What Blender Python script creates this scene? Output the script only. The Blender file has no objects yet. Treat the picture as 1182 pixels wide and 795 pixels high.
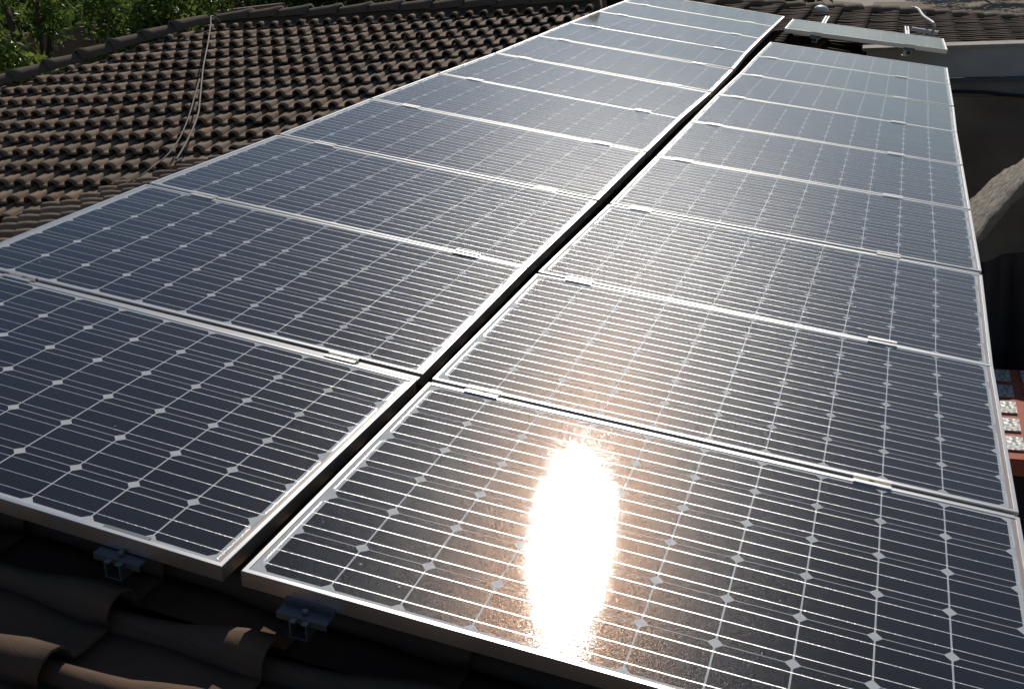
import bpy, bmesh, math, random
import numpy as np
from mathutils import Matrix, Vector

random.seed(7); rng = np.random.default_rng(7)
S = bpy.context.scene
COL = S.collection

# ------------------------------------------------------------------ frames of reference
# "deck" coordinates: x across the roof (down the slope), y away along the panels, z square to the panels
UPV = Vector((-.184, 0, .983)).normalized()
HRV = Vector((.983, 0, .184)).normalized()
G = Matrix(((HRV.x, 0, HRV.z, 0), (0, 1, 0, 0), (UPV.x, 0, UPV.z, 4.0), (0, 0, 0, 1)))   # deck -> world
GI = G.inverted()

# ------------------------------------------------------------------ camera
F_PX, PPX, PPY = 1152.378, 640.0, 560.0
CAM = Vector((.9925, -1.4382, 1.3614))
YAW, PIT, ROL = -.2286, .5686, -.1339
fwd = Vector((math.sin(YAW)*math.cos(PIT), math.cos(YAW)*math.cos(PIT), -math.sin(PIT)))
rt = Vector((math.cos(YAW), -math.sin(YAW), 0)); dn = fwd.cross(rt)
r2 = rt*math.cos(ROL)+dn*math.sin(ROL); d2 = -rt*math.sin(ROL)+dn*math.cos(ROL)
cm = Matrix.Identity(4)
for i in range(3):
    cm[i][0] = r2[i]; cm[i][1] = -d2[i]; cm[i][2] = -fwd[i]; cm[i][3] = CAM[i]
cam = bpy.data.cameras.new("camera"); co = bpy.data.objects.new("camera", cam); COL.objects.link(co)
co.matrix_world = G @ cm
cam.sensor_fit = 'HORIZONTAL'; cam.sensor_width = 36; cam.lens = F_PX*36/1182
cam.shift_x = (591-PPX)/1182; cam.shift_y = (PPY-397.5)/1182
cam.clip_start = .05; cam.clip_end = 500
S.camera = co

def ray(x, y):                      # direction (deck coords) through a point of the view
    q = r2*((x-PPX)/F_PX)+d2*((y-PPY)/F_PX)+fwd
    return q.normalized()
def at_plane(x, y, n, d):
    r = ray(x, y); return CAM+r*((d-n.dot(CAM))/n.dot(r))
def at_dist(x, y, t): return CAM+ray(x, y)*t

# ------------------------------------------------------------------ light
_r = ray(636, 608); SUN = Vector((_r.x, _r.y, -_r.z)).normalized()           # towards the sun, deck coords
sw = (G.to_3x3() @ SUN).normalized()
elev = math.asin(sw.z); azim = math.atan2(sw.x, sw.y)
world = bpy.data.worlds.new("World"); S.world = world; world.use_nodes = True
wn = world.node_tree; bg = wn.nodes['Background']
sky = wn.nodes.new('ShaderNodeTexSky'); sky.sky_type = 'NISHITA'; sky.sun_disc = False
sky.sun_elevation = elev; sky.sun_rotation = azim
sky.air_density = 1.0; sky.dust_density = .5; sky.ozone_density = 2.0
wn.links.new(sky.outputs[0], bg.inputs[0]); bg.inputs[1].default_value = .078
sl = bpy.data.lights.new("sun", 'SUN'); so = bpy.data.objects.new("sun", sl); COL.objects.link(so)
sl.energy = 5.0; sl.angle = math.radians(.5); sl.color = (1, .94, .86)
so.rotation_mode = 'QUATERNION'; so.rotation_quaternion = sw.to_track_quat('Z', 'Y'); so.location = (0, 0, 20)
S.view_settings.view_transform = 'Standard'; S.view_settings.look = 'None'
S.view_settings.gamma = 1; S.view_settings.exposure = -.70; S.view_settings.use_curve_mapping = False
S.render.engine = 'CYCLES'
S.render.resolution_x = 1024; S.render.resolution_y = 688

# ------------------------------------------------------------------ material helpers
class N:
    def __init__(s, name):
        s.m = bpy.data.materials.new(name); s.m.use_nodes = True; s.t = s.m.node_tree
        s.b = s.t.nodes['Principled BSDF']
    def new(s, k, **kw):
        n = s.t.nodes.new(k)
        for a, v in kw.items(): setattr(n, a, v)
        return n
    def link(s, a, b): s.t.links.new(a, b)
    def put(s, sock, v):
        if hasattr(v, 'is_output'): s.link(v, sock)
        else: sock.default_value = v
    def math(s, op, a, b=0.0, c=None):
        n = s.new('ShaderNodeMath', operation=op); s.put(n.inputs[0], a); s.put(n.inputs[1], b)
        if c is not None: s.put(n.inputs[2], c)
        return n.outputs[0]
    def mix(s, f, a, b):
        n = s.new('ShaderNodeMix', data_type='RGBA'); s.put(n.inputs[0], f)
        s.put(n.inputs[6], a if hasattr(a, 'is_output') else (*a, 1) if len(a) == 3 else a)
        s.put(n.inputs[7], b if hasattr(b, 'is_output') else (*b, 1) if len(b) == 3 else b)
        return n.outputs[2]
    def fmix(s, f, a, b):
        n = s.new('ShaderNodeMix', data_type='FLOAT'); s.put(n.inputs[0], f); s.put(n.inputs[2], a); s.put(n.inputs[3], b)
        return n.outputs[0]
    def co(s, kind='Object', scale=None):
        c = s.new('ShaderNodeTexCoord').outputs[kind]
        if scale:
            mp = s.new('ShaderNodeMapping'); mp.inputs['Scale'].default_value = scale; s.link(c, mp.inputs[0]); c = mp.outputs[0]
        return c
    def noise(s, scale, detail=4, rough=.55, vec=None):
        n = s.new('ShaderNodeTexNoise'); n.inputs['Scale'].default_value = scale
        n.inputs['Detail'].default_value = detail; n.inputs['Roughness'].default_value = rough
        if vec is not None: s.link(vec, n.inputs['Vector'])
        return n.outputs[0]
    def ramp(s, f, lo, hi):
        n = s.new('ShaderNodeMapRange'); s.put(n.inputs[0], f); n.inputs[1].default_value = lo; n.inputs[2].default_value = hi
        return n.outputs[0]
    def bump(s, h, strength, dist=.01):
        n = s.new('ShaderNodeBump'); n.inputs['Strength'].default_value = strength; n.inputs['Distance'].default_value = dist
        s.link(h, n.inputs['Height']); return n.outputs[0]
    def set(s, **kw):
        for k, v in kw.items():
            sock = s.b.inputs[k.replace('_', ' ')]
            if isinstance(v, tuple) and len(v) == 3 and k != 'Normal': v = (*v, 1)
            s.put(sock, v)
        return s.m

def simple(name, c1, c2, scale=6, rough=.8, metal=0, bump=.3, bd=.01, stretch=None):
    n = N(name); v = n.co('Object', stretch)
    f = n.ramp(n.noise(scale, 5, .6, v), .3, .7)
    n.set(Base_Color=n.mix(f, c1, c2), Roughness=rough, Metallic=metal)
    if bump: n.set(Normal=n.bump(n.noise(scale*4, 4, .6, v), bump, bd))
    return n.m

# ---- solar cell sheet: cells, bus bars, ribbons, white backing and drip-line dirt all in one glazed sheet
PW, PD, PC = 1.65, .992, .1585
def cell_material():
    n = N("solar_glass")
    sep = n.new('ShaderNodeSeparateXYZ'); n.link(n.co('Object'), sep.inputs[0]); X, Y = sep.outputs[0], sep.outputs[1]
    mx, my = (PW-10*PC)/2, (PD-6*PC)/2
    M = n.math
    def cell(v, m, cnt):
        q = M('DIVIDE', M('SUBTRACT', v, m), PC)
        ins = M('MULTIPLY', M('GREATER_THAN', q, 0), M('LESS_THAN', q, cnt))
        fr = M('SUBTRACT', M('FRACT', q), .5)
        return ins, M('MULTIPLY', fr, PC), M('FLOOR', q)
    iu, a, ju = cell(X, mx, 10); iv, b, jv = cell(Y, my, 6)
    aa, ab = M('ABSOLUTE', a), M('ABSOLUTE', b)
    inc = M('MULTIPLY', iu, iv)
    m = M('MULTIPLY', M('LESS_THAN', aa, .0773), M('LESS_THAN', ab, .0783))
    m = M('MULTIPLY', m, M('LESS_THAN', M('ADD', aa, ab), PC-.0172))
    cellm = M('MULTIPLY', m, inc)
    bus = M('MULTIPLY', M('LESS_THAN', ab, .0011), 1)
    bus = M('MAXIMUM', bus, M('LESS_THAN', M('ABSOLUTE', M('SUBTRACT', ab, .052)), .0011))
    inx = M('MULTIPLY', M('GREATER_THAN', X, mx-.008), M('LESS_THAN', X, PW-mx+.008))
    bus = M('MULTIPLY', bus, M('MULTIPLY', iv, inx))
    # collector ribbons in the end margins
    q = M('DIVIDE', M('SUBTRACT', Y, my), PC*2)
    fr = M('ABSOLUTE', M('SUBTRACT', M('FRACT', q), .5))
    pair = M('MULTIPLY', M('LESS_THAN', fr, .40), iv)
    q2 = M('FRACT', M('ADD', q, .5)); pair2 = M('MULTIPLY', M('LESS_THAN', M('ABSOLUTE', M('SUBTRACT', q2, .5)), .40), iv)
    r1 = M('MULTIPLY', M('LESS_THAN', M('ABSOLUTE', M('SUBTRACT', X, mx-.009)), .0022), pair)
    r3 = M('MULTIPLY', M('LESS_THAN', M('ABSOLUTE', M('SUBTRACT', X, PW-mx+.008)), .0025), pair2)
    rib = M('MAXIMUM', r1, r3)
    metal = M('MAXIMUM', bus, rib)
    # colour
    tone = n.new('ShaderNodeTexWhiteNoise', noise_dimensions='4D')
    cb = n.new('ShaderNodeCombineXYZ'); n.link(ju, cb.inputs[0]); n.link(jv, cb.inputs[1]); n.link(cb.outputs[0], tone.inputs['Vector'])
    oi = n.new('ShaderNodeObjectInfo'); n.link(oi.outputs['Random'], tone.inputs['W'])
    ccol = n.mix(tone.outputs['Value'], (.0025, .0032, .0068), (.0052, .0064, .0115))
    vein = n.ramp(n.noise(240, 2, .5), .62, .8)
    ccol = n.mix(n.math('MULTIPLY', vein, .25), ccol, (.05, .045, .04))
    # fine screen-printed fingers (2 mm apart, across the bus bars)
    fing = M('LESS_THAN', M('ABSOLUTE', M('SUBTRACT', M('FRACT', M('DIVIDE', X, .0021)), .5)), .03)
    ccol = n.mix(fing, ccol, (.10, .10, .11))
    back = n.mix(n.ramp(n.noise(30, 3), .3, .7), (.50, .52, .53), (.58, .60, .61))
    col = n.mix(cellm, back, ccol)
    col = n.mix(metal, col, (.78, .78, .76))
    # dust: film + drip-line dirt along the low edge + spots
    wob = n.noise(14, 4)
    dl = n.ramp(M('ADD', X, M('MULTIPLY', wob, .012)), PW-.020, PW-.0125)
    dl2 = n.math('MULTIPLY', n.ramp(Y, .06, .02), 0.0)
    col = n.mix(M('MULTIPLY', dl, .85), col, (.34, .25, .19))
    film = n.ramp(n.noise(5, 6, .65), .35, .75)
    col = n.mix(M('MULTIPLY_ADD', film, .006, .0015), col, (.45, .40, .34))
    vo = n.new('ShaderNodeTexVoronoi'); vo.inputs['Scale'].default_value = 9; n.link(n.co('Object'), vo.inputs['Vector'])
    sp = M('LESS_THAN', M('ADD', vo.outputs['Distance'], M('MULTIPLY', n.noise(120, 2), .02)), .040)
    keep = M('GREATER_THAN', n.new('ShaderNodeSeparateColor').outputs[0], .5)
    sc = n.new('ShaderNodeSeparateColor'); n.link(vo.outputs['Color'], sc.inputs[0])
    sp = M('MULTIPLY', sp, M('GREATER_THAN', sc.outputs[0], .7))
    col = n.mix(M('MULTIPLY', sp, .7), col, (.5, .45, .38))
    grain = n.noise(520, 1, .5)
    grain2 = n.noise(170, 2, .6)
    g = M('ADD', grain, M('MULTIPLY', grain2, .6))
    bmp = n.bump(g, .6, .0012)
    rough = n.fmix(metal, .185, .30)
    n.set(Base_Color=col, Roughness=rough, Metallic=M('MULTIPLY', metal, .9), IOR=1.5, Normal=bmp,
          Specular_IOR_Level=.06, Sheen_Weight=.035, Sheen_Roughness=.32, Sheen_Tint=(.72, .86, 1, 1))
    # warm glint from the grain of the silicon, under the glass
    gl = n.new('ShaderNodeBsdfAnisotropic', distribution='BECKMANN'); gl.inputs['Roughness'].default_value = .215
    spk = n.math('POWER', n.ramp(M('ADD', M('MULTIPLY', n.noise(430, 1), .6), M('MULTIPLY', n.noise(190, 1), .4)), .30, .72), 2.2)
    n.link(n.mix(M('MULTIPLY', M('MULTIPLY', cellm, M('SUBTRACT', 1.0, metal)), spk), (0, 0, 0), (.040, .0215, .0110)), gl.inputs['Color'])
    n.link(n.bump(g, .5, .0006), gl.inputs['Normal'])
    ad = n.new('ShaderNodeAddShader'); n.link(n.b.outputs[0], ad.inputs[0]); n.link(gl.outputs[0], ad.inputs[1])
    # the front glass: dielectric reflection, finely rippled
    wave = n.noise(3.0, 3, .5)
    rv = n.new('ShaderNodeMapping'); rv.inputs['Rotation'].default_value = (0, 0, -.2); n.link(n.co('Object'), rv.inputs[0])
    rs = n.new('ShaderNodeMapping'); rs.inputs['Scale'].default_value = (220, 900, 220); n.link(rv.outputs[0], rs.inputs[0])
    rip = n.noise(1.0, 1, .5, rs.outputs[0])
    nn = n.bump(M('ADD', M('MULTIPLY', wave, .5), M('MULTIPLY', rip, .021)), .35, .01)
    fr_ = n.new('ShaderNodeFresnel'); fr_.inputs['IOR'].default_value = 1.52; n.link(nn, fr_.inputs['Normal'])
    gg = n.new('ShaderNodeBsdfAnisotropic', distribution='BECKMANN'); gg.inputs['Color'].default_value = (1, 1, 1, 1)
    n.put(gg.inputs['Roughness'], n.fmix(dl, .102, .45)); n.link(nn, gg.inputs['Normal'])
    mxs = n.new('ShaderNodeMixShader'); n.link(fr_.outputs[0], mxs.inputs[0]); n.link(ad.outputs[0], mxs.inputs[1]); n.link(gg.outputs[0], mxs.inputs[2])
    n.link(mxs.outputs[0], n.t.nodes['Material Output'].inputs[0])
    return n.m

def tile_material(name, c1, c2, c3):
    n = N(name)
    at = n.new('ShaderNodeAttribute', attribute_name='tint').outputs['Fac']
    base = n.mix(n.ramp(at, .1, .9), c1, c2)
    f = n.ramp(n.noise(7, 6, .65), .38, .68)
    col = n.mix(n.math('MULTIPLY', f, .7), base, c3)
    moss = n.ramp(n.noise(2.2, 5, .6), .52, .72)
    col = n.mix(n.math('MULTIPLY', moss, .55), col, (.075, .07, .035))
    sp = n.ramp(n.noise(42, 3, .7), .55, .78)
    col = n.mix(n.math('MULTIPLY', sp, .5), col, (.045, .038, .032))
    vo = n.new('ShaderNodeTexVoronoi'); vo.inputs['Scale'].default_value = 5.5; n.link(n.co('Object'), vo.inputs['Vector'])
    sc = n.new('ShaderNodeSeparateColor'); n.link(vo.outputs['Color'], sc.inputs[0])
    wsp = n.math('MULTIPLY', n.math('LESS_THAN', n.math('ADD', vo.outputs['Distance'], n.math('MULTIPLY', n.noise(60, 2), .12)), .095), n.math('GREATER_THAN', sc.outputs[0], .78 if name=='clay_tile_brown' else 2.0))
    col = n.mix(wsp, col, (.62, .56, .46))
    n.set(Base_Color=col, Roughness=.88, Specular_IOR_Level=.25)
    n.set(Normal=n.bump(n.math('ADD', n.noise(90, 4, .7), n.noise(25, 3)), .22 if 'warm' in name else .5, .004))
    return n.m

MAT = {}
MAT['cell'] = cell_material()
def alu(name, c, rough, metal):
    n = N(name); f = n.noise(8, 5, .6)
    n.set(Base_Color=n.mix(n.ramp(f, .35, .75), c, tuple(x*.82 for x in c)), Roughness=n.fmix(f, rough-.05, rough+.1), Metallic=metal)
    return n.m
MAT['frame'] = alu("anodised_frame", (.88, .865, .83), .30, .97)
MAT['alu'] = alu("mill_aluminium", (.72, .73, .75), .30, .85)
MAT['clampm'] = alu("shaded_clamp_metal", (.20, .21, .23), .40, .8)  # darker aluminium copy: shade on brackets and rails put into the colour
MAT['cover'] = alu("grey_aluminium", (.42, .42, .42), .45, .5)
MAT['steel'] = alu("zinc_bolt", (.35, .34, .32), .4, .9)
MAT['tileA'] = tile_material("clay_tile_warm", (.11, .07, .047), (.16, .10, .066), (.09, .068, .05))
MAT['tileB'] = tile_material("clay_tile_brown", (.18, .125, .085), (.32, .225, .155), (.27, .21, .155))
MAT['ridge'] = tile_material("clay_tile_dark", (.14, .10, .075), (.20, .15, .11), (.10, .085, .065))
MAT['mortar'] = simple("lime_mortar", (.36, .22, .15), (.26, .17, .12), 9, .95, 0, .6, .01)
MAT['wall_band'] = simple("grey_paint_band", (.50, .48, .46), (.41, .395, .38), 5, .55, 0, .2)
MAT['wall_low'] = simple("dark_stained_plaster", (.30, .29, .27), (.20, .19, .17), 1.6, .95, 0, .5)
MAT['soil_wall'] = simple("brown_stained_wall", (.32, .26, .20), (.16, .12, .09), 1.1, .95, 0, .6)
MAT['ledge'] = simple("blue_metal_ledge", (.08, .11, .16), (.06, .08, .12), 6, .35, .6, .1)
MAT['cap'] = simple("weathered_coping", (.50, .46, .40), (.36, .33, .28), 9, .9, 0, .4)
MAT['plaster'] = simple("house_plaster", (.42, .38, .32), (.34, .30, .25), 2, .9, 0, .4)
MAT['dirt'] = None
MAT['log'] = None
MAT['tarp_and_shade'] = simple("dark_tarp_and_shade", (.030, .032, .038), (.020, .020, .024), 3, .65, 0, .4, .02)
MAT['red'] = simple("red_painted_mortar", (.52, .13, .075), (.42, .10, .06), 12, .75, 0, .5, .004)
MAT['maroon'] = simple("maroon_board", (.035, .018, .016), (.025, .013, .012), 5, .8, 0, .2)
MAT['wood'] = simple("pale_deck_wood", (.46, .39, .30), (.33, .27, .20), 8, .8, 0, .5, .004, (1, 12, 12))
MAT['cable'] = simple("grey_cable", (.19, .165, .14), (.13, .11, .095), 30, .7, 0, 0)
MAT['black'] = simple("black_rubber", (.02, .02, .02), (.012, .012, .012), 8, .6, 0, 0)
MAT['white'] = simple("white_plastic", (.78, .78, .76), (.68, .68, .66), 8, .4, 0, 0)
MAT['bark'] = simple("tree_bark", (.10, .075, .05), (.05, .04, .03), 8, .95, 0, .8, .02)
MAT['nb_wall'] = simple("brown_block_wall", (.26, .17, .12), (.17, .11, .08), 3, .95, 0, .4)
MAT['path'] = simple("worn_concrete", (.42, .36, .30), (.33, .28, .23), 2, .95, 0, .3)
def leafmat(name, a, b):
    n = N(name); at = n.new('ShaderNodeAttribute', attribute_name='tint').outputs['Fac']
    c = n.mix(at, a, b)
    n.set(Base_Color=c, Roughness=.36, Specular_IOR_Level=.5)
    tr = n.new('ShaderNodeBsdfTranslucent'); n.link(c, tr.inputs[0])
    mx = n.new('ShaderNodeMixShader'); mx.inputs[0].default_value = .48
    out = n.t.nodes['Material Output']; n.link(n.b.outputs[0], mx.inputs[1]); n.link(tr.outputs[0], mx.inputs[2]); n.link(mx.outputs[0], out.inputs[0])
    return n.m
MAT['leaf'] = leafmat("leaf_green", (.065, .12, .02), (.22, .31, .06))
MAT['leaf_y'] = leafmat("leaf_yellow_green", (.12, .19, .03), (.32, .40, .08))
MAT['leaf_d'] = leafmat("leaf_dark", (.03, .055, .015), (.06, .10, .025))
def dirtmat():
    n = N("dry_earth"); v = n.co('Object')
    f = n.ramp(n.noise(.35, 8, .65, v), .38, .62); g = n.ramp(n.noise(2.5, 6, .7, v), .4, .7)
    c = n.mix(f, (.30, .23, .16), (.20, .15, .10)); c = n.mix(n.math('MULTIPLY', g, .6), c, (.10, .085, .05))
    n.set(Base_Color=c, Roughness=.95, Normal=n.bump(n.noise(5, 6, .7, v), .8, .08)); return n.m
MAT['dirt'] = dirtmat()
def logmat():
    n = N("weathered_wood"); v = n.co('Object', (.7, 15, 15))
    f = n.ramp(n.noise(5, 8, .7, v), .35, .65)
    c = n.mix(f, (.20, .16, .12), (.66, .59, .49)); h = n.noise(7, 6, .75, v)
    n.set(Base_Color=c, Roughness=.9, Normal=n.bump(h, 1.0, .03)); return n.m
MAT['log'] = logmat()
def glassblock():
    n = N("cloudy_glass_block"); f = n.noise(6, 0, .5)
    n.set(Base_Color=n.mix(n.ramp(f, .42, .58), (.80, .78, .72), (.38, .38, .34)), Roughness=.35, Coat_Weight=.4,
          Normal=n.bump(n.noise(7, 0), .25, .02)); return n.m
MAT['block'] = glassblock()

# ------------------------------------------------------------------ object helpers
def tag(o, label=None, cat=None, group=None, kind=None):
    if label: o['label'] = label
    if cat: o['category'] = cat
    if group: o['group'] = group
    if kind: o['kind'] = kind
    return o
def empty(name, mw, label, cat, group=None):
    o = bpy.data.objects.new(name, None); COL.objects.link(o); o.matrix_world = mw
    o.empty_display_size = .1
    return tag(o, label, cat, group)
def link_mesh(name, me, mat, parent=None, local=None):
    o = bpy.data.objects.new(name, me); COL.objects.link(o)
    if mat is not None and len(me.materials) == 0: me.materials.append(MAT[mat])
    if parent: o.parent = parent
    if local is not None: o.matrix_local = local
    return o
class MB:
    def __init__(s): s.v = []; s.f = []; s.sm = []
    def add(s, vs, fs, smooth=False):
        k = len(s.v); s.v += [tuple(v) for v in vs]; s.f += [tuple(i+k for i in f) for f in fs]; s.sm += [smooth]*len(fs); return s
    def box(s, x0, x1, y0, y1, z0, z1):
        vs = [(x, y, z) for z in (z0, z1) for y in (y0, y1) for x in (x0, x1)]
        return s.add(vs, [(0, 2, 3, 1), (4, 5, 7, 6), (0, 1, 5, 4), (2, 6, 7, 3), (0, 4, 6, 2), (1, 3, 7, 5)])
    def tube(s, pts, rad, k=8, cap=True, sq=0):
        pts = [Vector(p) for p in pts]; rs = rad if hasattr(rad, '__len__') else [rad]*len(pts)
        rings = []; prev = None
        for i, p in enumerate(pts):
            t = (pts[min(i+1, len(pts)-1)]-pts[max(i-1, 0)]).normalized()
            if prev is None: prev = t.orthogonal()
            nrm = (prev-t*prev.dot(t)).normalized(); prev = nrm; bn = t.cross(nrm)
            rings.append([p+(nrm*math.cos(2*math.pi*j/k)+bn*math.sin(2*math.pi*j/k))*rs[i]/max(abs(math.cos(2*math.pi*j/k+.5)), abs(math.sin(2*math.pi*j/k+.5)))**sq for j in range(k)])
        vs = [q for r in rings for q in r]; fs = []
        for i in range(len(pts)-1):
            for j in range(k): fs.append((i*k+j, i*k+(j+1) % k, (i+1)*k+(j+1) % k, (i+1)*k+j))
        if cap: fs += [tuple(range(k))[::-1], tuple(range((len(pts)-1)*k, len(pts)*k))]
        return s.add(vs, fs, True)
    def prism(s, poly, y0, y1):      # polygon in x,z extruded along y
        k = len(poly); vs = [(x, y0, z) for x, z in poly]+[(x, y1, z) for x, z in poly]
        fs = [(i, i+k, (i+1) % k+k, (i+1) % k) for i in range(k)]+[tuple(range(k)), tuple(range(k, 2*k))[::-1]]
        return s.add(vs, fs)
    def mesh(s, name):
        me = bpy.data.meshes.new(name); me.from_pydata(s.v, [], s.f); me.polygons.foreach_set('use_smooth', s.sm); me.update()
        bm = bmesh.new(); bm.from_mesh(me); bmesh.ops.recalc_face_normals(bm, faces=bm.faces); bm.to_mesh(me); bm.free()
        return me
    def build(s, name, mat, parent=None, local=None, bevel=0):
        me = s.mesh(name); me.materials.append(MAT[mat])
        if bevel:
            bm = bmesh.new(); bm.from_mesh(me)
            bmesh.ops.bevel(bm, geom=list(bm.edges), offset=bevel, segments=2, affect='EDGES', clamp_overlap=True); bm.to_mesh(me); bm.free()
        o = link_mesh(name, me, mat, parent, local); return o
def np_mesh(name, V, Fq, mat, parent=None, tint=None, smooth=False):
    me = bpy.data.meshes.new(name); nv, nf = len(V), len(Fq)
    me.vertices.add(nv); me.vertices.foreach_set('co', np.ascontiguousarray(V, dtype=np.float32).ravel())
    me.loops.add(nf*4); me.loops.foreach_set('vertex_index', np.ascontiguousarray(Fq, dtype=np.int32).ravel())
    me.polygons.add(nf); me.polygons.foreach_set('loop_start', np.arange(0, nf*4, 4, dtype=np.int32))
    me.polygons.foreach_set('use_smooth', np.full(nf, smooth))
    me.update(calc_edges=True)
    if tint is not None:
        a = me.attributes.new('tint', 'FLOAT', 'POINT'); a.data.foreach_set('value', tint.astype(np.float32))
    me.materials.append(MAT[mat]); me.validate()
    o = bpy.data.objects.new(name, me); COL.objects.link(o)
    if parent: o.parent = parent
    return o

# ------------------------------------------------------------------ the setting
MB().add([(-300, -120, 0), (300, -120, 0), (300, 420, 0), (-300, 420, 0)], [(0, 1, 2, 3)]).build('ground', 'dirt')
tag(bpy.data.objects['ground'], kind='structure')

# ------------------------------------------------------------------ the house: planes of the roof (deck coords)
nA = Vector((0, 0, 1)); dA = -.205
cB = Vector((.98143, .05571, .18355)).normalized()
bB = Vector((-.13528, .97728, .16319)); bB = (bB-cB*bB.dot(cB)).normalized(); nB = cB.cross(bB); dB = -1.42
XR = -1.75                                             # ridge of the panel roof
n2 = Vector((-.36247, 0, .93199)).normalized(); ZR = -.30; dA2 = n2.dot(Vector((XR, 0, ZR)))

house = empty('house', G.copy(), 'tiled house carrying the two columns of solar panels', 'house')

def tile_proto(w, L, rb, M=11, R=7):
    """one interlocking roman tile: flat pan + tapered barrel, front rim; local x across, y up the slope"""
    pan = w*.50
    V = []
    for j in range(R):
        t = j/(R-1); y = t*L
        q_ = min(1, max(0, (t-.12)/.50)); k = 1-.44*q_*q_*(3-2*q_)                                     # barrel narrows to the head
        zt = .030*(1-t)
        cx = pan+(w-pan)/2+.004; hw = (w-pan)/2*1.04*k
        for i in range(M):
            if i < 4: x = i/3*(cx-hw); z = .006*(1 if i == 0 else 0)+.002
            else:
                a = math.pi*(1-(i-4)/(M-5)); x = cx+hw*math.cos(a); z = rb*k*math.sin(a)**.8
            V.append((x, y, z+zt))
    top = [(j*M+i, j*M+i+1, (j+1)*M+i+1, (j+1)*M+i) for j in range(R-1) for i in range(M-1)]
    nb = len(V)
    for i in range(M): x, y, z = V[i]; V.append((x, 0.0, z-.0075))
    for i in range(M): x, y, z = V[M+i]; V.append((x, y, z-.0075))
    rim = [(nb+i, nb+i+1, i+1, i) for i in range(M-1)]+[(nb+M+i, nb+M+i+1, nb+i+1, nb+i) for i in range(M-1)]
    return np.array(V), np.array(top+rim), len(top)

def tiled(name, mat, O, ex, ey, nz, w, e, urange, vrange, keep, jit=.004):
    """fill a roof plane with tiles; O origin, ex across, ey up-slope (deck coords)"""
    P, Fq, nt = tile_proto(w, e*1.16, w*.34)
    vs, fs, ti = [], [], []; k = 0
    E = np.array([ex[:], ey[:], nz[:]]); O = np.array(O[:])
    for r in range(*vrange):
        for c in range(*urange):
            u, v = c*w+rng.normal(0, .002)+(r % 2)*0, r*e+rng.normal(0, jit)
            ctr = O+E[0]*(u+w/2)+E[1]*(v+e/2)
            if not keep(ctr): continue
            Q = P.copy(); a = rng.normal(0, .02); Q[:, :2] = Q[:, :2] @ np.array([[math.cos(a), math.sin(a)], [-math.sin(a), math.cos(a)]])
            Q[:, 2] += rng.normal(0, .0025)+Q[:, 1]*rng.normal(0, .012)
            Q += [u, v, 0]
            vs.append(O+Q @ E); fs.append(Fq+k); k += len(P); ti.append(np.full(len(P), rng.random()))
    o = np_mesh(name, np.concatenate(vs), np.concatenate(fs), mat, house, np.concatenate(ti))
    me = o.data; sm = np.zeros(len(me.polygons), bool); one = np.zeros(len(Fq), bool); one[:nt] = True
    if len(sm) == len(one)*len(fs): me.polygons.foreach_set('use_smooth', np.tile(one, len(fs)))
    return o

WAL_Y = 11.2
def keepA(p):
    if p[0] < XR+.02: return False
    if p[1] > p[0]+14.35: return False
    if p[1] < WAL_Y and p[0] > 1.50: return False
    if p[0] > .35 and 9.0 < p[1] < WAL_Y: return False
    if p[0] > .35 and p[1] > WAL_Y-.1:
        return p[1] > WAL_Y+.15 and p[0] < 7
    return True
EA = .38
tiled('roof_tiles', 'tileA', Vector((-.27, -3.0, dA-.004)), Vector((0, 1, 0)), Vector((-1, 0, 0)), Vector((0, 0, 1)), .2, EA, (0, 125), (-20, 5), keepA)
# B wing: apex, ridge, hip, valley
apex = at_plane(243, 26, nB, dB); rid_r = at_plane(640, 4, nB, dB); hip_l = at_plane(0, 100, nB, dB)
def uvB(p): q = Vector(p)-apex; return q.dot(cB), q.dot(bB)
hu, hv = uvB(hip_l)
def keepB(p):
    p = Vector(p)
    if p.x > XR+.06: return False
    if n2.dot(p) < dA2-.06: return False
    if p.x > XR+.05 and p.z < -.16: return False
    u, v = uvB(p)
    if v > -.12: return False
    if u < 0 and v > hv/hu*u-.12: return False
    return True
EB = .31
tiled('roof_tiles', 'tileB', apex-nB*.03, cB, bB, nB, .160, EB, (-60, 75), (-34, 1), keepB)
def keepA2(p):
    p = Vector(p)
    return p.x < XR and nB.dot(p) > dB-.05 and p.y > -3
ey2 = Vector((.93199, 0, .36247)); 
tiled('roof_tiles', 'tileB', Vector((XR-.02, -3.0, ZR-.035)), Vector((0, -1, 0)), ey2, n2, .2, EA, (-80, 1), (-14, 0), keepA2)

# under-sheets closing the roof below the tiles
def sheet(name, pts, mat, thick=.05):
    n = (Vector(pts[1])-Vector(pts[0])).cross(Vector(pts[2])-Vector(pts[0])).normalized()
    if n.z < 0: pts = pts[::-1]; n = -n
    k = len(pts); vs = [Vector(p) for p in pts]+[Vector(p)-n*thick for p in pts]
    fs = [tuple(range(k)), tuple(range(k, 2*k))[::-1]]+[(i, i+k, (i+1) % k+k, (i+1) % k) for i in range(k)]
    return MB().add(vs, fs).build(name, mat, house)
z0 = dA-.075
sheet('roof_underlay', [(XR, -3, z0), (1.52, -3, z0), (1.52, 8.95, z0), (XR, 8.95, z0)], 'ridge')
sheet('roof_underlay', [(XR, 8.953, z0), (.4, 8.953, z0), (.4, WAL_Y+.1, z0), (7, WAL_Y+.1, z0), (7, 21.3, z0), (XR, 12.4, z0)], 'ridge')
lineV = n2.cross(nB).normalized()
if lineV.y > 0: lineV = -lineV
yv = (nB.x*XR+nB.z*ZR-dB)/(-nB.y); V0 = Vector((XR, yv, ZR))
V1 = V0+lineV*14
off = -nB*.07
far_l = apex+cB*hu*3+bB*hv*3
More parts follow.
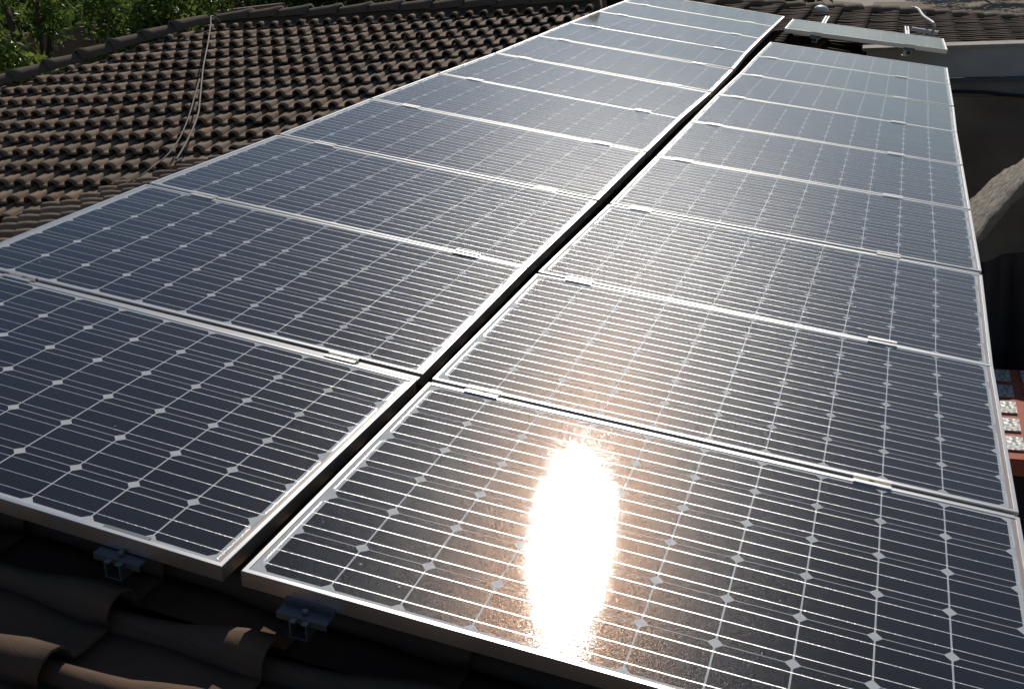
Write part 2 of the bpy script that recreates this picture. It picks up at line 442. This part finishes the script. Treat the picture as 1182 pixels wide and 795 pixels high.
RB = apex+cB*((XR-apex.x)/cB.x)                        # where the wing's ridge meets the main ridge
sheet('roof_underlay', [p+off for p in (V0, V1, far_l, apex, RB)], 'ridge')
sheet('roof_underlay', [Vector(p)-n2*.07 for p in ((XR, -3, ZR), V0, V1, V1+Vector((0, -6, 0)))], 'ridge')
# hidden back slopes, so the house is closed from the other side
bk = Vector((-.1, .93, -.35))
sheet('roof_back_slope', [apex+off, RB+off, RB+bk*6+off, apex+bk*6-cB*4+off], 'ridge')
sheet('roof_back_slope', [Vector((XR, 12.4, z0)), Vector((7, 21.3, z0)), Vector((7, 24, -1.4)), Vector((XR, 17, -1.1))], 'ridge')

# ridge and hip caps
def cap_mesh():
    V = []; R = 5; M = 9; L = .42
    for j in range(R):
        t = j/(R-1); k = 1-.2*t
        if j == 0: k *= 1.10
        for i in range(M):
            a = math.pi*i/(M-1); V.append((.115*k*math.cos(a), t*L, .085*k*math.sin(a)+.018*(1-t)))
    F = [(j*M+i, (j+1)*M+i, (j+1)*M+i+1, j*M+i+1) for j in range(R-1) for i in range(M-1)]
    nb = len(V)
    for i in range(M): x, y, z = V[i]; V.append((x*.86, 0, z*.82-.004))
    F += [(i, i+1, nb+i+1, nb+i) for i in range(M-1)]
    me = MB().add(V, F, True).mesh('ridge_tile'); me.materials.append(MAT['ridge'])
    a = me.attributes.new('tint', 'FLOAT', 'POINT'); a.data.foreach_set('value', np.full(len(me.vertices), .5, np.float32))
    return me
CAP = cap_mesh(); ncap = [0]
def caps(p0, p1, up=Vector((-.184, 0, .983)), lift=.02):
    p0, p1 = Vector(p0), Vector(p1); d = (p1-p0); n = int(d.length/.36); d.normalize()
    x = d.cross(up).normalized(); z = x.cross(d)
    for i in range(n):
        m = Matrix.Identity(4); q = p0+d*(i*.36)+z*(lift+random.uniform(-.006, .006))
        dd = (d+x*random.uniform(-.03, .03)+z*random.uniform(-.015, .015)).normalized(); xx = dd.cross(z).normalized(); zz = xx.cross(dd)
        for k in range(3): m[k][0] = xx[k]; m[k][1] = dd[k]; m[k][2] = zz[k]; m[k][3] = q[k]
        link_mesh('ridge_tile', CAP, None, house, m); ncap[0] += 1
caps(RB, apex-cB*.05)
caps(apex+Vector((cB*hu+bB*hv))*1.7, apex+Vector((cB*hu+bB*hv)).normalized()*-.25, nB)
caps(Vector((5.2, 19.45, -.18)), Vector((XR, 12.3, -.18)), UPV, .0)
caps(Vector((XR, 12.3, -.18)), Vector((XR, RB.y, -.18)), UPV, .0)
# mortar bedding under the ridges
MB().tube([RB-nB*.04, apex-nB*.04], .085, 8).build('ridge_mortar', 'ridge', house)
MB().tube([Vector((5.2, 19.45, -.24)), Vector((XR, 12.3, -.24))], .10, 8).build('ridge_mortar', 'ridge', house)
# house walls
zf = -3.6
def wworld(x0, x1, y0, y1, za, zb):   # upright box in level coords, expressed in deck space
    b = MB().box(x0, x1, y0, y1, za, zb); b.v = [tuple(GI @ Vector(v)) for v in b.v]; return b
wworld(-1.6, 1.45, -2.7, 8.8, 0, 3.35).build('wall', 'plaster', house)
wworld(-1.6, .38, 8.803, WAL_Y, 0, 3.35).build('wall', 'plaster', house)
wworld(-9.5, -1.7, 3.5, 9.4, 0, 2.0).build('wall', 'plaster', house)
# eaves gutter along the low edge of the panel roof
g = MB()
for y0, y1 in ((-3, 8.95),):
    poly = [(1.50+.13*(.5-.5*math.cos(a)), -.27-.10*math.sin(a)) for a in [math.pi*i/8 for i in range(9)]]+[(1.50+.118*(.5+.5*math.cos(a))+.006, -.27-.088*math.sin(a)) for a in [math.pi*i/8 for i in range(9)]]
    g.prism(poly, y0, y1)
g.build('gutter', 'wall_low', house)

# ------------------------------------------------------------------ courtyard wall on the right
pw = empty('courtyard_wall', G.copy(), 'grey rendered wall with pale coping at the far end of the shaded courtyard', 'wall')
tA = G @ Vector((.96, WAL_Y, -.235)); topZ = tA.z+.02
wx0 = tA.x
wworld(wx0, wx0+7, WAL_Y+.0, WAL_Y+.22, topZ-.30, topZ).build('fascia', 'wall_band', pw)
wworld(wx0-.05, wx0+7.05, WAL_Y-.03, WAL_Y+.25, topZ+.003, topZ+.035).build('coping', 'cap', pw)
wworld(wx0+.3, wx0+7, WAL_Y-.045, WAL_Y-.003, topZ-.34, topZ-.303).build('ledge', 'ledge', pw)
wworld(wx0-.55, wx0+7, WAL_Y+.012, WAL_Y+.2, 0, topZ-.345).build('plaster_face', 'wall_low', pw)
hp = [G @ at_plane(x, y, Vector((0, 1, 0)), WAL_Y-.02) for x, y in ((1094, 106), (1115, 106), (1140, 107), (1165, 110), (1195, 112), (1240, 111))]
MB().tube(hp, .018, 6).build('pipe', 'black', pw, GI.to_4x4() @ Matrix.Identity(4))
q1 = G @ at_plane(1100, 112, Vector((0, 1, 0)), WAL_Y); 
wworld(wx0-.5, wx0+7, WAL_Y-.012, WAL_Y+.010, 0, q1.z).build('plinth', 'soil_wall', pw)
# ------------------------------------------------------------------ solar panels
gp, hh, vl = .0474, .0239, .0163
LU = [-.0115, -.0034, -.0093, -.0045, -.0024, -.0032, .0202, .02, -.0061, -.0059, .0004, .0057]
LZ = [.0022, -.0028, .0028, -.0004, .0025, -.0037, -.0024, .0035, -.0043, -.0013, .0011, .0029]
RU = [-.0111, -.0139, -.0162, 0, 0, 0, 0, .012, .0122, .017]
RZ = [.0032, -.0007, -.0032, 0, 0, 0, 0, -.0021, .0025, .0004]
DR = Matrix.Translation((gp/2, 0, .0068)) @ Matrix.Rotation(-.0023, 4, 'Z') @ Matrix.Rotation(-.0216, 4, 'Y') @ Matrix.Rotation(-.0025, 4, 'X')
def frame_mesh():
    W, D, l = PW, PD, .011
    o = [(0, 0), (W, 0), (W, D), (0, D)]; i = [(l, l), (W-l, l), (W-l, D-l), (l, D-l)]
    e = .0012; oc = [(e, e), (W-e, e), (W-e, D-e), (e, D-e)]
    k = [(.028, .028), (W-.028, .028), (W-.028, D-.028), (.028, D-.028)]; q = [(.002, .002), (W-.002, .002), (W-.002, D-.002), (.002, D-.002)]
    rings = [[(x, y, -.040) for x, y in k], [(x, y, -.040) for x, y in o], [(x, y, -e) for x, y in o], [(x, y, 0) for x, y in oc], [(x, y, 0) for x, y in i], [(x, y, -.006) for x, y in i], [(x, y, -.006) for x, y in q],
             [(x, y, -.0385) for x, y in q], [(x, y, -.0385) for x, y in k]]
    vs = [v for r in rings for v in r]; fs = []
    for a in range(len(rings)-1):
        for b in range(4): fs.append((a*4+b, a*4+(b+1) % 4, (a+1)*4+(b+1) % 4, (a+1)*4+b))
    me = MB().add(vs, fs).mesh('frame'); me.materials.append(MAT['frame']); return me
FR = frame_mesh()
CS = MB().add([(.0105, .0105, -.002), (PW-.0105, .0105, -.002), (PW-.0105, PD-.0105, -.002), (.0105, PD-.0105, -.002),
               (.0105, .0105, -.0055), (PW-.0105, .0105, -.0055), (PW-.0105, PD-.0105, -.0055), (.0105, PD-.0105, -.0055)],
              [(0, 1, 2, 3), (7, 6, 5, 4), (0, 4, 5, 1), (1, 5, 6, 2), (2, 6, 7, 3), (3, 7, 4, 0)]).mesh('cell_sheet'); CS.materials.append(MAT['cell'])
JB = MB().box(PW/2-.06, PW/2+.06, PD-.16, PD-.05, -.030, -.0065).mesh('junction_box'); JB.materials.append(MAT['black'])
ORD = ['front', 'second', 'third', 'fourth', 'fifth', 'sixth', 'seventh', 'eighth', 'ninth', 'tenth', 'eleventh']
def panel(mw, label):
    t = empty('solar_panel', mw, label, 'solar panel', 'roof solar panels')
    link_mesh('frame', FR, None, t); link_mesh('cell_sheet', CS, None, t); link_mesh('junction_box', JB, None, t)
    return t
def pmat(o, du, dz):
    return Matrix.Translation(o) @ Matrix.Rotation(-du/PD, 4, 'Z') @ Matrix.Rotation(dz/PD, 4, 'X')
extraL = {0: ' over a bracket', 10: ', the farthest'}
extraR = {0: ' with the blinding sun glare', 8: ', last before the open gap'}
for r in range(11):
    m = pmat((-gp/2-PW+LU[r], r*(PD+hh)+vl, LZ[r]), LU[r+1]-LU[r], LZ[r+1]-LZ[r])
    panel(G @ m, f'dark {ORD[r]} solar panel from the front in left column'.replace('front solar panel from the front', 'frontmost solar panel')+extraL.get(r, ''))
for r in range(9):
    m = DR @ pmat((RU[r], r*(PD+hh), RZ[r]), RU[r+1]-RU[r], RZ[r+1]-RZ[r])
    panel(G @ m, f'dark {ORD[r]} solar panel from the front in the right column'.replace('front solar panel from the front', 'frontmost solar panel')+extraR.get(r, ''))
mf = Matrix.Translation((.085, 10.17, .0)) @ Matrix.Rotation(.012, 4, 'Z') @ Matrix.Rotation(-.028, 4, 'Y') @ Matrix.Rotation(-.01, 4, 'X')
panel(G @ mf, 'single raised solar panel standing apart beyond the end of the right column')

# seam covers between rows
def cover(mw, u0, u1, lab):
    o = MB().box(u0, u1, .0012, hh-.0012, -.012, -.0065).build('seam_cover', 'cover'); o.matrix_world = mw
    tag(o, lab, 'cover strip', 'strips covering the seams between panels')
for r in range(10):
    a, b = ORD[r], ORD[r+1]
    a = 'front' if r == 0 else a
    cover(G @ Matrix.Translation((-gp/2-PW+LU[r+1], r*(PD+hh)+vl+PD, LZ[r+1])), .01, PW-.004, f'grey strip in the seam between {a} and {b} panels of the left column')
    if r < 8:
        cover(G @ DR @ Matrix.Translation((RU[r+1], r*(PD+hh)+PD, RZ[r+1])), .004, PW-.01, f'grey strip in the seam between {a} and {b} panels of the right column')

# rails with clamps
def rail_poly(w=.040, h=.042, t=.0035):
    a = w/2; s = .007
    return [(-a, 0), (-a, -h), (a, -h), (a, 0), (s, 0), (s, -t), (a-t, -t), (a-t, -h+t), (-a+t, -h+t), (-a+t, -t), (-s, -t), (-s, 0)]
def mid_mesh():
    b = MB(); L = .10
    b.box(-L/2, L/2, -.022, -.010, .0006, .0040); b.box(-L/2, L/2, .010, .022, .0006, .0040)
    b.box(-L/2, L/2, -.0100, -.0080, -.012, .0040); b.box(-L/2, L/2, .0080, .0100, -.012, .0040); b.box(-L/2, L/2, -.008, .008, -.012, -.009)
    me = b.mesh('mid_clamp'); me.materials.append(MAT['frame']); return me
def bolt_mesh():
    b = MB(); k = 6; r = .0065
    vs = [(r*math.cos(math.pi/3*i), r*math.sin(math.pi/3*i), z) for z in (-.009, -.002) for i in range(k)]
    b.add(vs, [tuple(range(6))[::-1], tuple(range(6, 12))]+[(i, (i+1) % 6, (i+1) % 6+6, i+6) for i in range(6)])
    me = b.mesh('bolt'); me.materials.append(MAT['steel']); return me
def end_mesh():
    b = MB(); L = .115
    b.box(-L/2, L/2, .0, .010, .0006, .0022)            # lip over the frame
    b.box(-L/2, L/2, -.0050, -.0008, -.042, -.030)          # upright against the frame
    b.box(-L/2, L/2, -.038, -.0008, -.046, -.0422)          # foot on the rail
    b.box(-L/2, L/2, -.040, -.0375, -.058, -.0422)
    me = b.mesh('end_clamp'); me.materials.append(MAT['clampm']); return me
def hook_mesh():
    b = MB(); b.box(-.02, .02, -.02, .02, -.088, -.0855); b.box(-.02, .02, .016, .020, -.20, -.088); b.box(-.03, .03, .016, .09, -.204, -.200)
    me = b.mesh('roof_hook'); me.materials.append(MAT['alu']); return me
MID, BOLT, ENDC, HOOK = mid_mesh(), bolt_mesh(), end_mesh(), hook_mesh()
def rail(base, u, y1, seams, lab, front=True, y0=-.055):
    t = empty('mounting_rail', G @ base @ Matrix.Translation((u, 0, 0)), lab, 'rail', 'aluminium rails under the panels')
    MB().prism([(x, z-.0435) for x, z in rail_poly()], y0, y1).build('rail_profile', 'clampm', t)
    for (y, du, dz) in seams:
        c = link_mesh('mid_clamp', MID, None, t, Matrix.Translation((du, y, dz))); link_mesh('bolt', BOLT, None, c)
    if front:
        c = link_mesh('end_clamp', ENDC, None, t, Matrix.Translation((0, 0, 0)))
        link_mesh('bolt', BOLT, None, c, Matrix.Translation((0, -.022, -.031)))
    y = y0+.5
    while y < y1: link_mesh('roof_hook', HOOK, None, t, Matrix.Translation((0, y, 0))); y += 1.3
    return t
sL = [(r*(PD+hh)-hh/2, 0, LZ[r]) for r in range(1, 11)]
sR = [(r*(PD+hh)-hh/2, 0, RZ[r]) for r in range(1, 9)]
bl = Matrix.Translation((0, vl, 0))
rail(bl, -1.42, 11.25, sL, 'aluminium rail under the outer side of the left column, its bright clamps in the seams')
rail(bl, -.28, 11.25, sL, 'aluminium rail poking out under the front corner of the left column')
rail(DR, .15, 9.15, sR, 'aluminium rail poking out under the front corner of the right column')
rail(DR, 1.26, 9.15, sR, 'aluminium rail under the outer side of the right column, hidden save its clamps')
def far_rail(u, lab):
    t = empty('mounting_rail', G @ mf @ Matrix.Translation((u, 0, 0)), lab, 'rail', 'aluminium rails under the panels')
    MB().prism([(x, z-.0435) for x, z in rail_poly(.05, .05)], -.03, 2.3).build('rail_profile', 'alu', t)
    link_mesh('end_clamp', ENDC, None, t)
    for y in (.8, 1.8): link_mesh('roof_hook', HOOK, None, t, Matrix.Translation((0, y, 0)))
far_rail(.33, 'bright rail end rising behind the left part of the lone far panel')
far_rail(1.28, 'bright rail end rising behind the right part of the lone far panel')

# ------------------------------------------------------------------ cables, conduit, cap
def smooth_path(pts, n=6):
    P = [Vector(p) for p in pts]; out = []
    for i in range(len(P)-1):
        a, b, c, d = P[max(i-1, 0)], P[i], P[i+1], P[min(i+2, len(P)-1)]
        for k in range(n):
            t = k/n; out.append(.5*((2*b)+(c-a)*t+(2*a-5*b+4*c-d)*t*t+(3*b-a-3*c+d)*t**3))
    return out+[P[-1]]
def on_world(name, b, mat, lab, cat, group=None):
    o = b.build(name, mat); o.matrix_world = G; return tag(o, lab, cat, group)
w1 = [at_plane(x, y, nB, dB+.13) for x, y in ((246, 19), (243, 30), (240, 50), (235, 75), (233, 92), (231, 112), (229, 130), (222, 150), (212, 170), (203, 185))]
w1.insert(0, w1[0]+bB*.3-nB*.3)
on_world('cable', MB().tube(smooth_path(w1), .008, 6), 'cable', 'thin grey cable hanging from the ridge straight down the tiles, upper strand', 'cable', 'cables lying on the brown tiles')
w2 = [at_plane(x, y, nB, dB+.12) for x, y in ((230, 92), (225, 110), (220, 128), (214, 145), (207, 160), (196, 176), (183, 188), (168, 199), (157, 206), (120, 224), (60, 250))]
on_world('cable', MB().tube(smooth_path(w2), .006, 6), 'cable', 'thinner pale cable branching off and curving down to the panel edge', 'cable', 'cables lying on the brown tiles')
w3 = [at_plane(x, y, nA, z) for x, y, z in ((1052, 9, .05), (1060, 11, .05), (1066, 19, .05), (1078, 28, .05), (1077, 36, -.05), (1076, 46, -.15))]
on_world('conduit', MB().tube(smooth_path(w3), .017, 8), 'white', 'white bent conduit rising behind the lone far panel', 'conduit')
cpos = at_plane(1068, 34, nA, -.05)
on_world('roof_bracket', MB().box(cpos.x-.16, cpos.x+.16, cpos.y-.03, cpos.y+.03, -.09, -.05).box(cpos.x-.02, cpos.x+.02, cpos.y-.02, cpos.y+.02, -.2, -.09), 'white', 'small pale T bracket on the tiles beside the bent white conduit', 'bracket')
dp = at_plane(948, 12, nA, -.1)
dm = MB(); k = 14; rs = [(.10*math.cos(a), .06*math.sin(a)) for a in [math.pi/2*i/5 for i in range(6)]]
vs = [(dp.x+r*math.cos(2*math.pi*j/k), dp.y+r*math.sin(2*math.pi*j/k), dp.z+z) for r, z in rs for j in range(k)]
dm.add(vs, [(i*k+j, i*k+(j+1) % k, (i+1)*k+(j+1) % k, (i+1)*k+j) for i in range(5) for j in range(k)]+[tuple(range(k))[::-1]], True)
on_world('vent_cap', dm, 'white', 'small white dome cap on the far ridge above the lone panel', 'vent cap')

# ------------------------------------------------------------------ courtyard things on the right
def trunk_log():
    p0 = at_dist(1119, 262, 8.0); d = ray(1430, -15)
    wig = ((0, 0), (.6, .02), (1.3, .05), (2.0, .03), (3.0, 0), (4.5, .02)); a = [p0-d*.6-UPV*.06]+[p0+d*q+UPV*w for q, w in wig]
    path = smooth_path(a, 8); R = [.142-.0004*i+.004*math.sin(i*.7)+random.uniform(-.003, .003) for i in range(len(path))]
    ax = (a[-1]-a[0]).normalized(); z = UPV-ax*UPV.dot(ax); z.normalize(); y = z.cross(ax)
    m = Matrix.Identity(4)
    for k in range(3): m[k][0] = ax[k]; m[k][1] = y[k]; m[k][2] = z[k]; m[k][3] = a[0][k]
    mi = m.inverted(); b = MB().tube([mi @ p for p in path], [r*.86 for r in R], 20, True, .75)
    b.v = [tuple(Vector(v)+Vector((0, random.uniform(-.006, .006), random.uniform(-.006, .006)))) for v in b.v]
    o = b.build('weathered_log', 'log'); o.matrix_world = G @ m
    tag(o, 'weathered grey tree trunk slanting up beside the right column of panels', 'tree trunk')
trunk_log()
def tarp_and_shade():  # lower part is a dark sheet standing in for shade above the rooflight
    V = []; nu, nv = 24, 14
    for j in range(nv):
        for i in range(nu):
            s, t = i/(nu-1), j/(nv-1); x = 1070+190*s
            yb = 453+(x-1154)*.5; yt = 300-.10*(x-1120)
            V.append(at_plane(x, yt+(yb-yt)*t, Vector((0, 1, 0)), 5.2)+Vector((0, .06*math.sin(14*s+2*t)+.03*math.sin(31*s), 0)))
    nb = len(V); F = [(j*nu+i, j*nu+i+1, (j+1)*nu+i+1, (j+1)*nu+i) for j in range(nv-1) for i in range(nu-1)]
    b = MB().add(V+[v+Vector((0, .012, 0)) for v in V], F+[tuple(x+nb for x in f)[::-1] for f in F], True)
    return on_world('tarpaulin', b, 'tarp_and_shade', 'dark sagging tarpaulin under the slanting grey trunk, its lower part standing in for shade', 'tarpaulin')
tarp_and_shade()
# glass-block rooflight: level slab, aligned with the house
pg = G @ at_plane(1154, 528, UPV, UPV.dot(Vector((1.9, 1.5, -1.15))))
bl_t = empty('glass_block_rooflight', Matrix.Translation(pg), 'red painted rooflight of cloudy glass blocks beside the right column', 'rooflight')
B0 = .17; J = .06
st = MB().box(-.8, 1.5, .0, 1.2, -.10, 0); st.build('red_grid', 'red', bl_t)
MB().box(-.8, 1.5, .02, 1.2, -.62, -.103).build('kerb', 'maroon', bl_t)
for r in range(5):
    for c in range(-3, 6):
        x = c*(B0+J)+.13-B0; y = J+.02+r*(B0+J)
        MB().box(x, x+B0, y, y+B0, .002, .012).build('glass_block', 'block', bl_t, bevel=.004)
dk = empty('timber_deck', Matrix.Translation(pg+Vector((0, -.05, -.62))), 'pale sunlit timber deck below the red rooflight', 'deck')
for i in range(14):
    MB().box(-.8+i*.145, -.8+i*.145+.137, -2.2, .04, -.03, 0).build('board', 'wood', dk)
MB().box(-.8, 1.25, -2.2, .04, -.12, -.034).build('joist_frame', 'maroon', dk)
hs = [pg+Vector((.02+.35*t, -.16+.10*t+.02*math.sin(6*t), -.60)) for t in [i/10 for i in range(-3, 14)]]
o = MB().tube(hs, .012, 6).build('hose', 'black'); tag(o, 'black hose lying across the pale timber deck', 'hose')
# low structure holding rooflight and deck
o = MB().box(pg.x-.8, pg.x+1.5, pg.y-2.25, pg.y+1.15, 0, pg.z-.75).build('annex_wall', 'wall_low'); tag(o, 'dark low annex carrying the rooflight and the deck', 'annex')

# ------------------------------------------------------------------ greenery and neighbours beyond the roof (world coords)
def W(x, y, t): return G @ at_dist(x, y, t)
def leaves(name, centers, mat, parent, size, per, squash=.8):
    C, T = [], []
    Vs = []
    for (c, r) in centers:
        k = int(per*r*r)
        d = rng.normal(size=(k, 3)); d /= np.linalg.norm(d, axis=1)[:, None]
        rad = r*(rng.random(k)**.42); p = np.array(c[:])+d*rad[:, None]*np.array([1, 1, squash])
        # break outline into sprigs
        p += rng.normal(0, size*.8, p.shape); C.append(p); T.append(np.clip(rng.normal(.45, .28, k), 0, 1))
    P = np.concatenate(C); T = np.concatenate(T); k = len(P)
    a = rng.normal(size=(k, 3)); a /= np.linalg.norm(a, axis=1)[:, None]
    b = np.cross(a, rng.normal(size=(k, 3))); b /= np.linalg.norm(b, axis=1)[:, None]
    s = size*(.6+.8*rng.random(k))[:, None]
    n = np.cross(a, b)
    V = np.stack([P-a*s, P+b*s*.45+n*s*.1, P+a*s, P-b*s*.45+n*s*.1], 1).reshape(-1, 3)
    F = np.arange(k*4).reshape(-1, 4)
    return np_mesh(name, V, F, mat, parent, np.repeat(T, 4))
def tree(name, pos, foot, clumps, mat, lab, cat='tree', size=.06, per=900, group='trees and shrubs beyond the roof'):
    """pos: crown centre (world); clumps: list of offsets+radius"""
    base = Vector((foot[0], foot[1], 0))
    t = bpy.data.objects.new(name, None); COL.objects.link(t); t.location = base; tag(t, lab, cat, group)
    cs = [((Vector(pos)+Vector(o))-base, r) for o, r in clumps]
    leaves('crown', cs, mat, t, size, per)
    tr = MB(); top = Vector(pos)-base
    tr.tube([(0, 0, 0), (.05, .02, top.z*.4), top*.75+Vector((0, 0, top.z*.05)), top], [.14, .11, .07, .03], 8)
    for c, r in cs[:10]:
        tr.tube([top*.7, (top*.7+c)*.5+Vector((.05, .03, .1)), c], [.05, .03, .012], 6)
    tr.build('trunk', 'bark', t)
    return t
def cl(n, ext, r0, r1):
    out = []
    for i in range(n):
        o = Vector((random.uniform(-1, 1)*ext[0], random.uniform(-1, 1)*ext[1], random.uniform(-1, 1)*ext[2])); out.append((o, random.uniform(r0, r1)))
    return out
p = W(172, 18, 16.5); tree('shrub', p, p, cl(26, (.68, .5, .66), .26, .48), 'leaf', 'dense green shrub just beyond the hip of the brown tiled roof', 'shrub', .045, 2300)
p = W(215, 2, 17.5); tree('shrub', p, p, cl(16, (1.0, .6, .5), .25, .5), 'leaf', 'upper green shrub rising behind the roof corner', 'shrub', .045, 2200)
p = W(5, 2, 15); tree('leafy_tree', p, p, cl(18, (.7, .5, .36), .20, .42), 'leaf', 'open leafy tree at the upper left corner', 'tree', .05, 1300)
p = W(5, 66, 14); tree('fern_shrub', p, p, cl(10, (.32, .3, .18), .14, .28), 'leaf_y', 'yellow green feathery shrub at the left edge', 'shrub', .055, 1800)
p = W(58, 80, 16.5); tree('low_shrub', p, p, cl(22, (.75, .3, .06), .10, .18), 'leaf_y', 'low bright groundcover bush along the foot of the brown wall', 'shrub', .04, 2300)
bgt = [((330, 4, 25), 'dark hedge tree behind the middle of the roof ridge'), ((430, -6, 26), 'dark tree above the ridge, right of the middle hedge tree'), ((530, -10, 27), 'dark tree above the far end of the ridge'),
       ((60, -25, 27), 'dark tall tree behind the leafy tree at upper left'), ((150, -35, 29), 'dark tall tree behind the green shrub'), ((250, -30, 30), 'dark tall tree behind the brown garden wall')]
for (x, y, t), lab in bgt:
    p = W(x, y, t); tree('dark_tree', p, p, cl(26, (2.1, 1.2, 1.1), .5, 1.0), 'leaf_d', lab, 'tree', .09, 420)
# far line of big dark trees closing the view
for i, (x, t) in enumerate(((-60, 44), (60, 47), (190, 45), (320, 48), (450, 46), (580, 49), (700, 47), (820, 50))):
    p = W(x, -70, t); tree('big_tree', p, p, cl(30, (4.2, 2.5, 3.2), 1.3, 2.4), 'leaf_d', ['outermost', 'second', 'third', 'fourth', 'fifth', 'sixth', 'seventh', 'last'][i]+' big dark tree from the left in the far tree line', 'tree', .26, 90, 'big trees of the far tree line')
# neighbour's brown wall seen between the shrubs
def wall_between(a, b, h, name, lab, mat='nb_wall', th=.2):
    a, b = Vector(a), Vector(b); d = (b-a); d.z = 0; L = d.length; d.normalize(); n = Vector((-d.y, d.x, 0))
    vs = [a+Vector((0, 0, -a.z)), a+d*L+Vector((0, 0, -a.z)), a+d*L, a]
    v2 = [v+n*th for v in vs]
    o = MB().add(vs+v2, [(0, 1, 2, 3), (7, 6, 5, 4), (0, 4, 5, 1), (1, 5, 6, 2), (2, 6, 7, 3), (3, 7, 4, 0)]).build(name, mat)
    return tag(o, lab, 'wall')
wall_between(W(-30, 46, 18.5), W(330, 8, 20.5), 0, 'garden_wall', 'brown garden wall between the shrubs beyond the roof')
wall_between(W(215, 5, 34), W(700, -8, 34), 0, 'boundary_wall', 'dark boundary wall behind the ridge')
# yard at the upper right: a concrete path and a kerb
def flat_strip(name, pts, mat, z, kind='structure'):
    P = [Vector((q.x, q.y, z)) for q in pts]
    return tag(MB().add(P, [tuple(range(len(P)))]).build(name, mat), kind=kind)
def gnd(x, y):
    r = G.to_3x3() @ ray(x, y); c = G @ CAM; return c+r*(-c.z/r.z)
flat_strip('path', [gnd(984, 14), gnd(1004, 14), gnd(1014, -8), gnd(994, -8)], 'path', .008)
flat_strip('pavement', [gnd(985, 3.5), gnd(1130, 1), gnd(1150, -6), gnd(900, -4)], 'path', .004)
pp_ = gnd(900, 8)
for (x, y, lab) in ((1130, 4, 'left'), (1090, -6, 'right')):  # unseen trees placed beyond the view to cast shade on the earth
    q = gnd(x, y); tree('unseen_yard_tree', q+Vector((0, 5, 6.0)), q+Vector((0, 5, 0)), cl(16, (2.2, 1.5, 1.0), .6, 1.1), 'leaf_d', f'unseen dark tree beyond the view shading the {lab} part of the bare earth', 'tree', .16, 150)
